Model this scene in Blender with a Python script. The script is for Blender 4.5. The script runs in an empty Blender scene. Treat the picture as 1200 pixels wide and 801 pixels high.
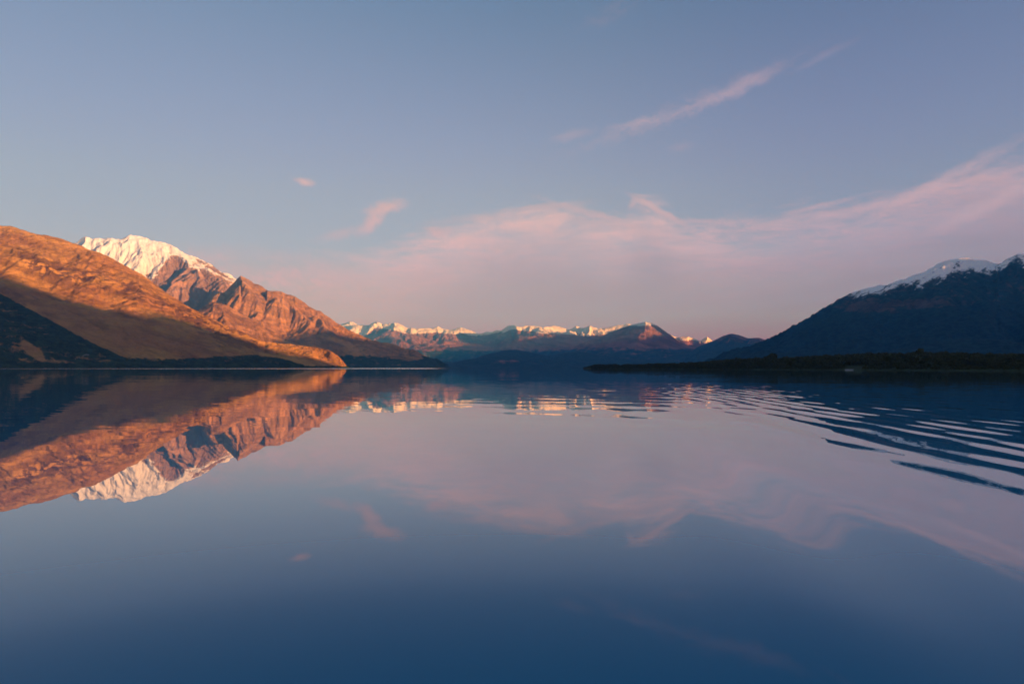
import bpy, math, random
import numpy as np

S = bpy.context.scene
COL = S.collection

# ----------------------------------------------------------------- camera
FPX = 800.0            # focal length in pixels of a 1200 px wide picture
CAMH = 2.2
PITCH = math.atan((430.7 - 400.5) / FPX)
cam = bpy.data.cameras.new('camera')
cam.sensor_width = 36.0
cam.lens = 36.0 * FPX / 1200.0
cam.clip_start = 0.1
cam.clip_end = 120000.0
camo = bpy.data.objects.new('camera', cam)
camo.location = (0, 0, CAMH)
camo.rotation_euler = (math.pi / 2 + PITCH, 0, 0)
COL.objects.link(camo)
S.camera = camo

# ----------------------------------------------------------------- light
SUN_AZ, SUN_EL = 122.0, 5.0
S.view_settings.view_transform = 'Standard'
S.view_settings.look = 'None'
S.view_settings.exposure = 1.48
S.view_settings.gamma = 1.0
S.view_settings.use_curve_mapping = False
S.cycles.use_denoising = True
S.cycles.max_bounces = 6
S.cycles.volume_bounces = 0
sun = bpy.data.lights.new('sun', 'SUN')
sun.energy = 2.95
sun.color = (1.0, 0.80, 0.76)
sun.angle = math.radians(0.5)
suno = bpy.data.objects.new('sun', sun)
suno.rotation_euler = (math.radians(90 - SUN_EL), 0, math.radians(180 - SUN_AZ))
suno.location = (0, 0, 3000)
COL.objects.link(suno)
sa, se = math.radians(SUN_AZ), math.radians(SUN_EL)
TOSUN = np.array([math.sin(sa) * math.cos(se), math.cos(sa) * math.cos(se), math.sin(se)])


# ----------------------------------------------------------------- pixel directions (for authoring places)
def ray(px, py):
    """azimuth (rad, clockwise from +Y) and tangent of elevation of a photo position"""
    px = np.asarray(px, float); py = np.asarray(py, float)
    cx = (px - 600.0) / FPX; cy = (400.5 - py) / FPX
    x = cx
    y = math.cos(PITCH) - cy * math.sin(PITCH)
    z = math.sin(PITCH) + cy * math.cos(PITCH)
    h = np.hypot(x, y)
    return np.arctan2(x, y), z / h


def proj(x, y, z):
    z = z - CAMH
    fy = y * math.cos(PITCH) + z * math.sin(PITCH)
    fz = -y * math.sin(PITCH) + z * math.cos(PITCH)
    fy = np.maximum(fy, 1e-3)
    return 600.0 + FPX * x / fy, 400.5 - FPX * fz / fy


def world(px, py, R):
    a, t = ray(px, py)
    return R * math.sin(a), R * math.cos(a), CAMH + R * t


# ----------------------------------------------------------------- node helper
class NT:
    def __init__(s, nt):
        s.t = nt; s.n = nt.nodes; s.l = nt.links

    def new(s, kind, **kw):
        nd = s.n.new(kind)
        for k, v in kw.items():
            setattr(nd, k, v)
        return nd

    def put(s, sock, v):
        if v is None:
            return
        if isinstance(v, (int, float)):
            sock.default_value = v if not hasattr(sock.default_value, '__len__') else (v,) * len(sock.default_value)
        elif isinstance(v, (tuple, list)):
            if len(sock.default_value) == 4 and len(v) == 3:
                v = tuple(v) + (1,)
            sock.default_value = v
        else:
            s.l.new(v, sock)

    def m(s, op, a, b=None, c=None, clamp=False):
        nd = s.new('ShaderNodeMath', operation=op, use_clamp=clamp)
        s.put(nd.inputs[0], a); s.put(nd.inputs[1], b); s.put(nd.inputs[2], c)
        return nd.outputs[0]

    def vm(s, op, a, b=None):
        nd = s.new('ShaderNodeVectorMath', operation=op)
        s.put(nd.inputs[0], a); s.put(nd.inputs[1], b)
        return nd.outputs['Value'] if op in ('DOT_PRODUCT', 'LENGTH') else nd.outputs[0]

    def mix(s, f, a, b):
        nd = s.new('ShaderNodeMix', data_type='RGBA')
        s.put(nd.inputs[0], f); s.put(nd.inputs[6], a); s.put(nd.inputs[7], b)
        return nd.outputs[2]

    def ss(s, v, a, b, o0=0.0, o1=1.0):
        nd = s.new('ShaderNodeMapRange', interpolation_type='SMOOTHSTEP')
        s.put(nd.inputs[0], v)
        nd.inputs[1].default_value = a; nd.inputs[2].default_value = b
        nd.inputs[3].default_value = o0; nd.inputs[4].default_value = o1
        return nd.outputs[0]

    def noise(s, vec, scale, detail=4.0, rough=0.55, dist=0.0, dims='3D'):
        nd = s.new('ShaderNodeTexNoise', noise_dimensions=dims)
        s.put(nd.inputs['Vector'], vec)
        nd.inputs['Scale'].default_value = scale
        nd.inputs['Detail'].default_value = detail
        nd.inputs['Roughness'].default_value = rough
        nd.inputs['Distortion'].default_value = dist
        return nd

    def comb(s, x, y, z=0.0):
        nd = s.new('ShaderNodeCombineXYZ')
        s.put(nd.inputs[0], x); s.put(nd.inputs[1], y); s.put(nd.inputs[2], z)
        return nd.outputs[0]

    def sep(s, v):
        nd = s.new('ShaderNodeSeparateXYZ'); s.put(nd.inputs[0], v)
        return nd.outputs

    def attr(s, name):
        nd = s.new('ShaderNodeAttribute', attribute_name=name)
        return nd.outputs['Fac']

    def scale(s, v, k):
        nd = s.new('ShaderNodeMapping'); s.put(nd.inputs[0], v)
        nd.inputs['Scale'].default_value = k
        return nd.outputs[0]


# ----------------------------------------------------------------- sky
def make_sky():
    w = bpy.data.worlds.new('World'); S.world = w; w.use_nodes = True
    T = NT(w.node_tree)
    bg = T.n['Background']; bg.inputs[1].default_value = 0.1
    sk = T.new('ShaderNodeTexSky', sky_type='NISHITA', sun_disc=False)
    sk.sun_elevation = math.radians(SUN_EL); sk.sun_rotation = math.radians(SUN_AZ)
    sk.ozone_density = 2.5; sk.dust_density = 0.6
    d = T.new('ShaderNodeTexCoord').outputs['Generated']
    x, y, z = T.sep(d)
    az = T.m('MULTIPLY', T.m('ARCTAN2', x, y), 180 / math.pi)
    el = T.m('MULTIPLY', T.m('ARCSINE', z), 180 / math.pi)
    P = T.comb(az, el, 0)

    def ae(px, py):
        a, t = ray(px, py)
        return math.degrees(a), math.degrees(math.atan(t))

    # low dusty air: peach away from the sun, mauve nearer to it
    sdot = T.vm('DOT_PRODUCT', d, (math.sin(sa), math.cos(sa), 0))
    lowcol = T.mix(T.ss(sdot, -0.65, 0.25), (2.15, 1.35, 0.98), (1.42, 0.85, 0.82))
    lowcol = T.mix(T.ss(sdot, 0.45, 1.0), lowcol, (3.2, 1.7, 1.0))
    low = T.ss(el, 0.0, 17.0, 0.92, 0.0)
    low2 = T.ss(el, 5.0, 34.0, 0.40, 0.0)
    base = T.mix(T.m('MAXIMUM', low, low2), sk.outputs[0], lowcol)
    blue = T.mix(T.ss(el, 3, 18), (1, 1, 1), (1.10, 0.93, 0.95))
    nd = T.new('ShaderNodeVectorMath', operation='MULTIPLY')
    T.put(nd.inputs[0], base); T.put(nd.inputs[1], blue)
    base = nd.outputs[0]
    dim = T.m('MULTIPLY', T.ss(sdot, -0.97, -0.45, 0.86, 1.12), T.ss(sdot, -0.4, 0.35, 1.0, 0.94))
    nd = T.new('ShaderNodeVectorMath', operation='SCALE')
    T.put(nd.inputs[0], base); T.put(nd.inputs[3], dim)
    base = nd.outputs[0]

    # high veil of thin cloud: soft lower part, feathered upper edge
    fc = T.new('ShaderNodeFloatCurve')
    pts = [(300, 318), (400, 300), (470, 285), (540, 262), (610, 243), (680, 243), (720, 250), (760, 236), (800, 258),
           (870, 262), (940, 250), (1010, 238), (1080, 216), (1140, 195), (1200, 186), (1400, 150)]
    c = fc.mapping.curves[0]
    vals = [((ae(a, b)[0] + 60) / 120.0, ae(a, b)[1] / 30.0) for a, b in pts]
    vals = [(0.0, 0.15)] + vals + [(1.0, 0.75)]
    c.points[0].location = vals[0]; c.points[1].location = vals[-1]
    for v in vals[1:-1]:
        c.points.new(*v)
    fc.mapping.update()
    T.put(fc.inputs['Value'], T.m('MULTIPLY_ADD', az, 1 / 120.0, 0.5))
    edge = T.m('MULTIPLY', fc.outputs[0], 30.0)
    n1 = T.noise(T.scale(P, (0.10, 0.38, 1)), 1.0, 6, 0.6, 0.6)
    n2 = T.noise(T.scale(P, (0.5, 1.1, 1)), 1.0, 5, 0.6, 0.3)
    fib = T.noise(T.scale(P, (0.28, 0.9, 1)), 1.0, 7, 0.7, 1.6)
    wob = T.m('ADD', T.m('ADD', T.m('MULTIPLY', T.m('SUBTRACT', n1.outputs[0], 0.5), 4.5), T.m('MULTIPLY', T.m('SUBTRACT', fib.outputs[0], 0.5), 3.2)),
              T.m('MULTIPLY', T.m('SUBTRACT', n2.outputs[0], 0.5), 1.6))
    dd = T.m('ADD', T.m('SUBTRACT', edge, el), wob)             # degrees below the edge
    up = T.ss(dd, -0.9, 1.9)
    azl = T.m('MULTIPLY', T.ss(az, -22, -4), T.ss(az, 60, 85, 1.0, 0.0))
    up = T.m('MULTIPLY', up, azl)
    fade = T.ss(dd, 1.5, 8.5, 1.0, 0.15)
    n3 = T.noise(T.scale(P, (0.22, 1.3, 1)), 1.0, 7, 0.66, 1.2)
    tex = T.m('MULTIPLY', T.ss(n1.outputs[0], 0.30, 0.62, 0.65, 1.1), T.m('MULTIPLY', T.ss(n3.outputs[0], 0.32, 0.66, 0.66, 1.18), T.ss(fib.outputs[0], 0.34, 0.62, 0.78, 1.1)))
    veil = T.m('MULTIPLY', T.m('MULTIPLY', up, fade), T.m('MULTIPLY', tex, 0.73), clamp=True)
    pink = T.mix(T.ss(az, 8, 30), (3.3, 2.15, 1.95), (2.55, 1.72, 1.70))
    base = T.mix(veil, base, pink)
    # the deeper part of the veil greys the blue behind it
    grey = T.m('MULTIPLY', T.ss(dd, 0.5, 7.0), T.m('MULTIPLY', azl, 0.55))
    base = T.mix(grey, base, T.mix(T.ss(az, -8, 30), (1.90, 1.22, 1.10), (1.42, 0.86, 0.86)))

    # separate wisps: (px, py, half length, half width, angle deg up to the right, strength, noise scale)
    wisps = [(800, 128, 150, 12, 17, 0.27, 0.9), (880, 97, 40, 8, 18, 0.27, 1.4), (752, 143, 50, 6, 10, 0.30, 1.6), (845, 110, 70, 7, 20, 0.25, 2.0),
             (670, 158, 30, 6, 12, 0.24, 1.6), (965, 66, 40, 5, 18, 0.12, 1.5), (798, 172, 18, 6, 5, 0.14, 1.5),
             (357, 214, 13, 5, -8, 0.9, 1.2), (452, 243, 28, 9, 14, 1.0, 1.1), (438, 258, 26, 9, 45, 0.9, 1.1),
             (400, 274, 34, 7, 16, 0.4, 1.3), (514, 271, 18, 7, 0, 0.9, 1.1),
             (760, 240, 30, 4.5, -28, 0.8, 1.0), (784, 252, 36, 4.5, -30, 0.75, 1.0), (742, 237, 10, 5, 60, 0.6, 1.0), (716, 16, 44, 12, 20, 0.10, 1.2),
             (962, 241, 46, 3.5, 9, 0.5, 1.0), (700, 252, 80, 5, -17, 0.6, 0.9), (640, 242, 60, 5, 4, 0.5, 0.9), (830, 259, 60, 4, -5, 0.5, 0.9),
             (905, 263, 80, 5, 6, 0.5, 0.9), (1005, 246, 90, 6, 9, 0.5, 0.9), (1100, 214, 90, 7, 24, 0.5, 0.9), (1165, 236, 80, 9, 24, 0.5, 0.9), (335, 322, 150, 26, -5, 0.75, 0.5), (300, 330, 90, 20, 8, 0.5, 0.6), (470, 330, 120, 12, -6, 0.26, 0.5),
             (700, 262, 70, 6, -12, 0.42, 0.8), (560, 255, 80, 7, 8, 0.30, 0.7)]
    wn = T.noise(P, 0.9, 5, 0.62, 0.2)
    warp = T.vm('SUBTRACT', wn.outputs['Color'], (0.5, 0.5, 0.5))
    for (px, py, L, W, ang, st, ns) in wisps:
        a0, e0 = ae(px, py)
        L *= 0.0716; W *= 0.0716
        dw = T.new('ShaderNodeVectorMath', operation='SCALE'); T.put(dw.inputs[0], warp)
        dw.inputs[3].default_value = min(2.2, 2.0 * W)
        PW = T.vm('ADD', P, dw.outputs[0])
        mp = T.new('ShaderNodeMapping', vector_type='TEXTURE')
        T.put(mp.inputs[0], PW)
        mp.inputs['Location'].default_value = (a0, e0, 0)
        mp.inputs['Rotation'].default_value = (0, 0, math.radians(ang))
        mp.inputs['Scale'].default_value = (L, W, 1)
        q = T.vm('LENGTH', mp.outputs[0])
        g = T.ss(q, 0.0, 1.25, 1.0, 0.0)
        nn = T.noise(mp.outputs[0], ns * 1.3, 7, 0.68, 0.9)
        g = T.m('MULTIPLY', g, T.m('MULTIPLY', T.ss(nn.outputs[0], 0.40 if W > 0.75 else 0.26, 0.60 if W > 0.75 else 0.50), st * 1.15), clamp=True)
        base = T.mix(g, base, (2.6, 1.78, 1.72))
    # balance of the clear air by height above the horizon
    tl = T.mix(T.ss(el, 3, 15), (0.70, 0.67, 1.42), (0.82, 0.86, 1.12))
    tl = T.mix(T.ss(el, 15, 30), tl, (0.90, 0.83, 0.92))
    tl = T.vm('MULTIPLY', tl, T.mix(T.ss(el, 0, 7), (0.91, 0.87, 2.05), (1, 1, 1)))
    tl = T.vm('MULTIPLY', tl, T.mix(T.ss(az, -28, 4), T.mix(T.ss(el, 2, 13), (1.38, 1.22, 1.12), (1.15, 1.10, 1.08)), (1.0, 0.99, 1.0)))
    tl = T.vm('MULTIPLY', tl, T.mix(T.ss(az, 4, 28), (1, 1, 1), (0.94, 0.91, 1.02)))
    tl = T.vm('MULTIPLY', tl, (1.0, 1.01, 0.92))
    T.put(bg.inputs[0], T.vm('MULTIPLY', base, tl))


make_sky()


# ----------------------------------------------------------------- numeric noise
_rng = np.random.RandomState(7)
_perm = np.concatenate([_rng.permutation(256)] * 3).astype(np.int32)
_ga = _rng.rand(256) * 2 * np.pi
_gx, _gy = np.cos(_ga).astype(np.float32), np.sin(_ga).astype(np.float32)


def perlin(x, y):
    xi = np.floor(x).astype(np.int32); yi = np.floor(y).astype(np.int32)
    xf = (x - xi).astype(np.float32); yf = (y - yi).astype(np.float32)
    xi &= 255; yi &= 255
    u = xf * xf * xf * (xf * (xf * 6 - 15) + 10); v = yf * yf * yf * (yf * (yf * 6 - 15) + 10)

    def g(i, j):
        h = _perm[_perm[xi + i] + yi + j]
        return _gx[h] * (xf - i) + _gy[h] * (yf - j)
    a = g(0, 0); b = g(1, 0); c = g(0, 1); d = g(1, 1)
    return (a + (b - a) * u + (c - a) * v + (a - b - c + d) * u * v) * 1.5


def fbm(x, y, n=4, gain=0.5):
    s = 0; a = 1.0
    for k in range(n):
        s = s + a * perlin(x + 17.3 * k, y - 9.1 * k); x = x * 2.03; y = y * 2.03; a *= gain
    return s


def gully(px, py, sx, sy):
    """stripes that run down the slope: cell noise of cosines across the slope direction"""
    xi = np.floor(px).astype(np.int32); yi = np.floor(py).astype(np.int32)
    xf = (px - xi).astype(np.float32); yf = (py - yi).astype(np.float32)
    H = 0; DX = 0; DY = 0; Wt = 1e-6
    for i in range(-1, 3):
        for j in range(-1, 3):
            h = _perm[_perm[(xi + i) & 255] + ((yi + j) & 255)]
            ox = _gx[h] * 0.35; oy = _gy[h] * 0.35
            dx = xf - i + ox; dy = yf - j + oy
            w = np.exp(-2.0 * (dx * dx + dy * dy))
            ph = 2 * np.pi * (dx * sx + dy * sy)
            H = H + w * np.cos(ph)
            sn = -np.sin(ph) * w
            DX = DX + sn * sx; DY = DY + sn * sy
            Wt = Wt + w
    return H / Wt, DX / Wt, DY / Wt


def erode(x, y, gx, gy, L, octaves=5, gain=0.5, k=1.6):
    """gx, gy: height gradient (dimensionless). returns a height in -1..1"""
    a = 1.0; H = 0; tot = 0; ax = gx * k; ay = gy * k
    f = 1.0 / L
    for o in range(octaves):
        mag = np.sqrt(ax * ax + ay * ay) + 1e-6
        sc = np.minimum(mag, 1.05) / mag
        h, dx, dy = gully(x * f + 5.3 * o, y * f - 3.7 * o, -ay * sc, ax * sc)
        H = H + h * a; tot += a
        ax = ax + dx * a * 0.9; ay = ay + dy * a * 0.9
        a *= gain; f *= 1.9
    return H / tot


def smooth1(a, n):
    if n < 1:
        return a
    k = np.exp(-0.5 * (np.arange(-3 * n, 3 * n + 1) / n) ** 2); k /= k.sum()
    return np.convolve(np.pad(a, 3 * n, mode='edge'), k, mode='valid')


# ----------------------------------------------------------------- terrain from contour lines
GRIDS = {}


def terrain(name, lines, px0, px1, ncol, rows, carve, L, rnd=None, crest=0, crest_noise=(0, 100), rough=(0, 60),
            octaves=5, gain=0.5, shore_fade=60.0, sm=3, masks=None, k=1.6, warp=0.0):
    """lines: from the far foot over the crest to the near shore, each a list of
    (px, py, R) or (px, ('z', height), R). Heights between lines follow smooth profiles."""
    a0 = float(ray(px0, 400)[0]); a1 = float(ray(px1, 400)[0])
    pxs = np.linspace(px0, px1, ncol)
    az = ray(pxs, np.full(ncol, 400.0))[0]
    K = len(lines)
    Rk = []; Zk = []
    for li, ln in enumerate(lines):
        A = []; Rr = []; Z = []
        for (px, py, R) in ln:
            if isinstance(py, tuple):
                a, t = ray(px, 420.0); z = py[1]
            else:
                a, t = ray(px, py); z = CAMH + R * float(t)
            A.append(float(a)); Rr.append(R); Z.append(z)
        r = smooth1(np.interp(az, A, Rr), sm * 4); z = np.interp(az, A, Z)
        z = smooth1(z, 1 if li == crest else sm * 3)
        Rk.append(r); Zk.append(z)
    Rk = np.array(Rk); Zk = np.array(Zk)
    rnd = rnd or [1.0] * K
    Sg = (Zk[1:] - Zk[:-1]) / (Rk[1:] - Rk[:-1])
    TL = np.zeros_like(Zk); TR = np.zeros_like(Zk)
    for q in range(K):
        if q == 0:
            TL[q] = TR[q] = Sg[0]
        elif q == K - 1:
            TL[q] = TR[q] = Sg[-1]
        else:
            s0, s1 = Sg[q - 1], Sg[q]
            hm = np.where(s0 * s1 > 0, 2 * s0 * s1 / (s0 + s1 + 1e-12), 0)
            TL[q] = (1 - rnd[q]) * s0 + rnd[q] * hm
            TR[q] = (1 - rnd[q]) * s1 + rnd[q] * hm
    R = []; Z = []; V = []
    for q in range(K - 1):
        n = rows[q]
        t = np.linspace(0, 1, n, endpoint=(q == K - 2))[:, None]
        d = Rk[q + 1] - Rk[q]
        h00 = 2 * t**3 - 3 * t**2 + 1; h10 = t**3 - 2 * t**2 + t
        h01 = -2 * t**3 + 3 * t**2; h11 = t**3 - t**2
        R.append(Rk[q] + d * t)
        Z.append(h00 * Zk[q] + h10 * d * TR[q] + h01 * Zk[q + 1] + h11 * d * TL[q + 1])
        V.append(q + t * np.ones_like(d))
    R = np.vstack(R); Z = np.vstack(Z); V = np.vstack(V)
    X = R * np.sin(az); Y = R * np.cos(az)
    if warp:
        Z = Z * 1.0
    # gradient in world space
    def grad(Zf):
        xu = np.gradient(X, axis=1); yu = np.gradient(Y, axis=1); zu = np.gradient(Zf, axis=1)
        xv = np.gradient(X, axis=0); yv = np.gradient(Y, axis=0); zv = np.gradient(Zf, axis=0)
        det = xu * yv - xv * yu
        det = np.where(np.abs(det) < 1e-6, 1e-6, det)
        return (zu * yv - zv * yu) / det, (xu * zv - xv * zu) / det
    gx, gy = grad(Z)
    # broad relief first, then gullies that follow it
    big = fbm(X / (L * 3.1), Y / (L * 3.1), 3)
    dc = np.abs(V - crest) if crest > 0 else V
    cf = np.clip(dc / 0.22, 0, 1)
    hf = np.clip(Z / shore_fade, 0, 1)
    Z1 = Z + big * carve * 0.55 * cf * hf
    gx, gy = grad(Z1)
    E = erode(X, Y, gx.astype(np.float32), gy.astype(np.float32), L, octaves, gain, k)
    cf2 = 0.03 + 0.97 * np.clip(dc / 0.30, 0, 1)
    Z2 = Z1 + (E - 0.35 - 0.45 * np.exp(-(dc / 0.22) ** 2)) * carve * cf2 * hf
    nr, s = rough
    if nr:
        Z2 = Z2 + fbm(X / s, Y / s, 4, 0.6) * nr * hf * (1 - 0.7 * np.exp(-(dc / 0.06) ** 2))
    na, s = crest_noise
    if na:
        wgt = np.exp(-(dc / 0.12) ** 2)
        Z2 = Z2 + (fbm(X / s, Y / s, 4, 0.5)) * na * wgt * hf
    if crest > 0:                      # no gully rim may stand above its own crest
        rc = sum(rows[:crest])
        top = (Z2[rc] - CAMH) / R[rc]
        lim = CAMH + R * top
        Z2 = np.where(V > crest, np.minimum(Z2, lim - 0.004 * (R[rc] - R)), Z2)
    PX, PY = proj(X, Y, Z2)
    at = {}
    if masks:
        at = masks(X, Y, Z2, PX, PY, E, V)
        if 'dz' in at:
            Z2 = Z2 + at.pop('dz')
    nr_, nc_ = X.shape
    co = np.stack([X, Y, Z2], -1).reshape(-1, 3).astype(np.float32)
    idx = np.arange(nr_ * nc_).reshape(nr_, nc_)
    f = np.stack([idx[:-1, :-1], idx[1:, :-1], idx[1:, 1:], idx[:-1, 1:]], -1).reshape(-1, 4)
    me = bpy.data.meshes.new(name)
    me.vertices.add(len(co)); me.vertices.foreach_set('co', co.ravel())
    me.loops.add(f.size); me.loops.foreach_set('vertex_index', f.ravel().astype(np.int32))
    me.polygons.add(len(f)); me.polygons.foreach_set('loop_start', np.arange(0, f.size, 4, dtype=np.int32))
    me.polygons.foreach_set('use_smooth', np.ones(len(f), bool))
    me.update(calc_edges=True)
    for kx, v in at.items():
        a = me.attributes.new(kx, 'FLOAT', 'POINT')
        a.data.foreach_set('value', np.clip(v, -4, 4).astype(np.float32).ravel())
    ob = bpy.data.objects.new(name, me); COL.objects.link(ob)
    ob['kind'] = 'structure'
    if me.polygons[0].normal.z < 0:
        me.flip_normals()
    GRIDS.setdefault(name, []).append((X, Y, Z2, PX, PY, V))
    return ob


def back(line, dR, z=-20.0):
    return [(p[0], ('z', z), p[2] + dR) for p in line]


def lin(pts):
    """python function px -> py"""
    xs = [p[0] for p in pts]; ys = [p[1] for p in pts]
    return lambda v: np.interp(v, xs, ys)


def sstep(v, a, b):
    t = np.clip((v - a) / (b - a), 0, 1)
    return t * t * (3 - 2 * t)


# ----------------------------------------------------------------- ground material
def ground_mat(name, size, grass=(0.27, 0.155, 0.07), grass2=(0.19, 0.115, 0.062), dark=(0.085, 0.055, 0.045),
               bushc=(0.030, 0.042, 0.026), rock=(0.17, 0.125, 0.105), snowc=(0.76, 0.685, 0.63),
               patch=(0.50, 0.58), bump=1.0, snow_soft=0.10, strata=0.3, snow_noise=1.1):
    m = bpy.data.materials.new(name); m.use_nodes = True
    T = NT(m.node_tree)
    bs = T.n['Principled BSDF']
    P = T.new('ShaderNodeNewGeometry').outputs['Position']
    n_big = T.noise(P, 1 / (size * 6), 5, 0.6)
    n_mid = T.noise(P, 1 / size, 7, 0.68, 0.3)
    n_fine = T.noise(P, 4 / size, 5, 0.7)
    n_st = T.noise(T.scale(P, (1.0, 1.0, 2.6)), 1.7 / size, 6, 0.7)
    gr = T.attr('gully')
    sx_, sy_, sz_ = T.sep(P)
    sv = T.comb(T.m('MULTIPLY', sx_, 0.16 / size), T.m('MULTIPLY', sy_, 0.16 / size),
                T.m('MULTIPLY', T.m('MULTIPLY_ADD', sx_, strata, sz_), 1.5 / size))
    n_sl = T.noise(sv, 1.0, 7, 0.68, 0.4)
    hs = T.new('ShaderNodeHueSaturation')
    col = T.mix(T.ss(n_big.outputs[0], 0.38, 0.64), grass, grass2)
    col = T.mix(T.ss(n_fine.outputs[0], 0.35, 0.7, 0.0, 0.45), col, grass2)
    pv = T.m('ADD', n_mid.outputs[0], T.m('MULTIPLY', T.m('SUBTRACT', 0.25, gr), 0.16))
    dk = T.m('MULTIPLY', T.ss(pv, patch[0], patch[1]), T.attr('scrub'))
    dk2 = T.m('MULTIPLY', T.ss(n_sl.outputs[0], 0.50, 0.62), T.m('MULTIPLY_ADD', T.attr('scrub'), 0.6, 0.25))
    col = T.mix(T.m('MAXIMUM', dk, dk2), col, dark)
    vv = T.m('ADD', T.ss(n_fine.outputs[0], 0.25, 0.75, 0.86, 1.15), T.ss(n_sl.outputs[0], 0.3, 0.62, 0.22, -0.14))
    T.put(hs.inputs['Value'], vv); T.put(hs.inputs['Color'], col)
    col = hs.outputs[0]
    # bare rock where gullies cut in
    rk = T.m('ADD', T.attr('rock'), T.m('MULTIPLY', T.m('SUBTRACT', n_mid.outputs[0], 0.5), 1.2))
    col = T.mix(T.ss(rk, 0.35, 0.75), col, T.mix(n_fine.outputs[0], rock, tuple(c * 0.6 for c in rock)))
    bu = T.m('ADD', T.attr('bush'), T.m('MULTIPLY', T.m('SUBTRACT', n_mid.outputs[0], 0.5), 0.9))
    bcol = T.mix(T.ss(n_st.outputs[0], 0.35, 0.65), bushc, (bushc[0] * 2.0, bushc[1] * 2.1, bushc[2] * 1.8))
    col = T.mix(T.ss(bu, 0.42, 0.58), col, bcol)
    sn = T.m('ADD', T.attr('snow'), T.m('ADD', T.m('MULTIPLY', T.m('SUBTRACT', T.m('MULTIPLY_ADD', n_sl.outputs[0], 0.6, T.m('MULTIPLY', n_mid.outputs[0], 0.4)), 0.5), snow_noise * 1.6),
                                     T.m('MULTIPLY', T.m('SUBTRACT', n_fine.outputs[0], 0.5), 0.5)))
    sf = T.ss(sn, 0.5 - snow_soft, 0.5 + snow_soft)
    col = T.mix(sf, col, snowc)
    T.put(bs.inputs['Base Color'], col)
    bs.inputs['Roughness'].default_value = 0.95
    bs.inputs['Specular IOR Level'].default_value = 0.1
    b1 = T.new('ShaderNodeBump'); b1.inputs['Distance'].default_value = size * 0.34 * bump
    T.put(b1.inputs['Height'], T.m('MULTIPLY_ADD', n_sl.outputs[0], 0.8, n_mid.outputs[0]))
    T.put(b1.inputs['Strength'], T.m('MULTIPLY_ADD', sf, -0.55, 0.9))
    T.put(bs.inputs['Normal'], b1.outputs[0])
    return m


def add_mat(o, m):
    o.data.materials.append(m)


# ================================================================= the mountains
# --- grassy slope on the left
A_crest = [(-420, 190, 7200), (-200, 222, 6200), (-100, 242, 5700), (0, 263.8, 5200), (15, 266, 5150), (37, 272, 5050),
           (57, 275.5, 5000), (75, 280.5, 4930), (92, 287, 4860), (102, 291.5, 4800), (120, 297, 4700), (140, 307, 4600),
           (162, 319, 4500), (175, 327, 4440), (190, 340, 4350), (215, 355, 4200), (232, 365, 4100), (244, 370, 4040),
           (262, 380, 3950), (285, 390, 3850), (312, 400, 3700), (337, 403.5, 3620), (362, 406, 3560), (385, 409, 3480),
           (398, 418, 3420), (408, 430.5, 3380), (430, 436, 3380)]
A_mid = [(-420, 300, 4600), (-200, 320, 4200), (0, 338, 3800), (50, 350, 3700), (100, 362, 3600), (160, 371, 3500),
         (210, 385, 3450), (262, 400, 3350), (312, 414, 3330), (350, 419, 3360), (385, 422, 3360), (408, 431.5, 3350),
         (430, 436, 3350)]
A_low = [(-420, 380, 3000), (-200, 385, 2900), (0, 396, 2850), (100, 403, 2900), (200, 412, 2960), (300, 424, 3060),
         (385, 427, 3280), (408, 432, 3330), (430, 436, 3330)]
A_sh = [(-420, ('z', -4), 2300), (0, ('z', -4), 2450), (200, ('z', -4), 2750), (300, ('z', -4), 2950),
        (385, ('z', -4), 3200), (408, ('z', -4), 3280), (430, ('z', -8), 3280)]


def A_masks(X, Y, Z, PX, PY, E, V):
    belt = lin([(-400, 200), (0, 343), (60, 375), (110, 402), (150, 420), (200, 428)])(PX)
    low = lin([(-400, 330), (0, 348), (60, 380), (110, 405), (150, 417), (200, 419), (260, 415), (300, 414), (330, 418), (352, 424), (368, 432), (420, 440)])(PX)
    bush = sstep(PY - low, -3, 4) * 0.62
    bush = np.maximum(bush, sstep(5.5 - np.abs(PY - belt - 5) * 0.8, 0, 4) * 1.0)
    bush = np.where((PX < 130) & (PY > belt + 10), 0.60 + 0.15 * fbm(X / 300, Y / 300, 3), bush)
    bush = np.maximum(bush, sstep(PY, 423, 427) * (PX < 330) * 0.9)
    tr = np.exp(-((PX - 38) / 10) ** 2 - ((PY - 410 - (PX - 38) * .75) / 6) ** 2)
    bush = bush - tr * 0.8
    # diagonal scrub belt from the photograph's middle slope
    sb = lin([(-100, 268), (0, 300), (60, 325), (110, 335), (160, 350), (210, 372), (250, 390), (300, 403)])(PX)
    scr = 0.22 + 0.75 * np.exp(-((PY - sb + 8) / 14.0) ** 2) * (PX > 20)
    dz = fbm(X / 22, Y / 22, 3, 0.6) * 5.0 * sstep(bush, 0.35, 0.6)
    return {'bush': bush, 'scrub': np.clip(scr, 0, 1), 'gully': E, 'rock': -0.1 + 0 * E, 'snow': 0 * E - 1, 'dz': dz}


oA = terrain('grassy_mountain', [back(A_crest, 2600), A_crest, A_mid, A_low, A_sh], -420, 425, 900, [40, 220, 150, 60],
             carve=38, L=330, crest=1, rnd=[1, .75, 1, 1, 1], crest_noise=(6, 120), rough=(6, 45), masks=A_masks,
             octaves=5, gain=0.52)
add_mat(oA, ground_mat('tussock_slope', 55, grass=(0.54, 0.295, 0.088), grass2=(0.40, 0.195, 0.08), dark=(0.15, 0.085, 0.06), strata=0.36, bump=0.62))

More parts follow.
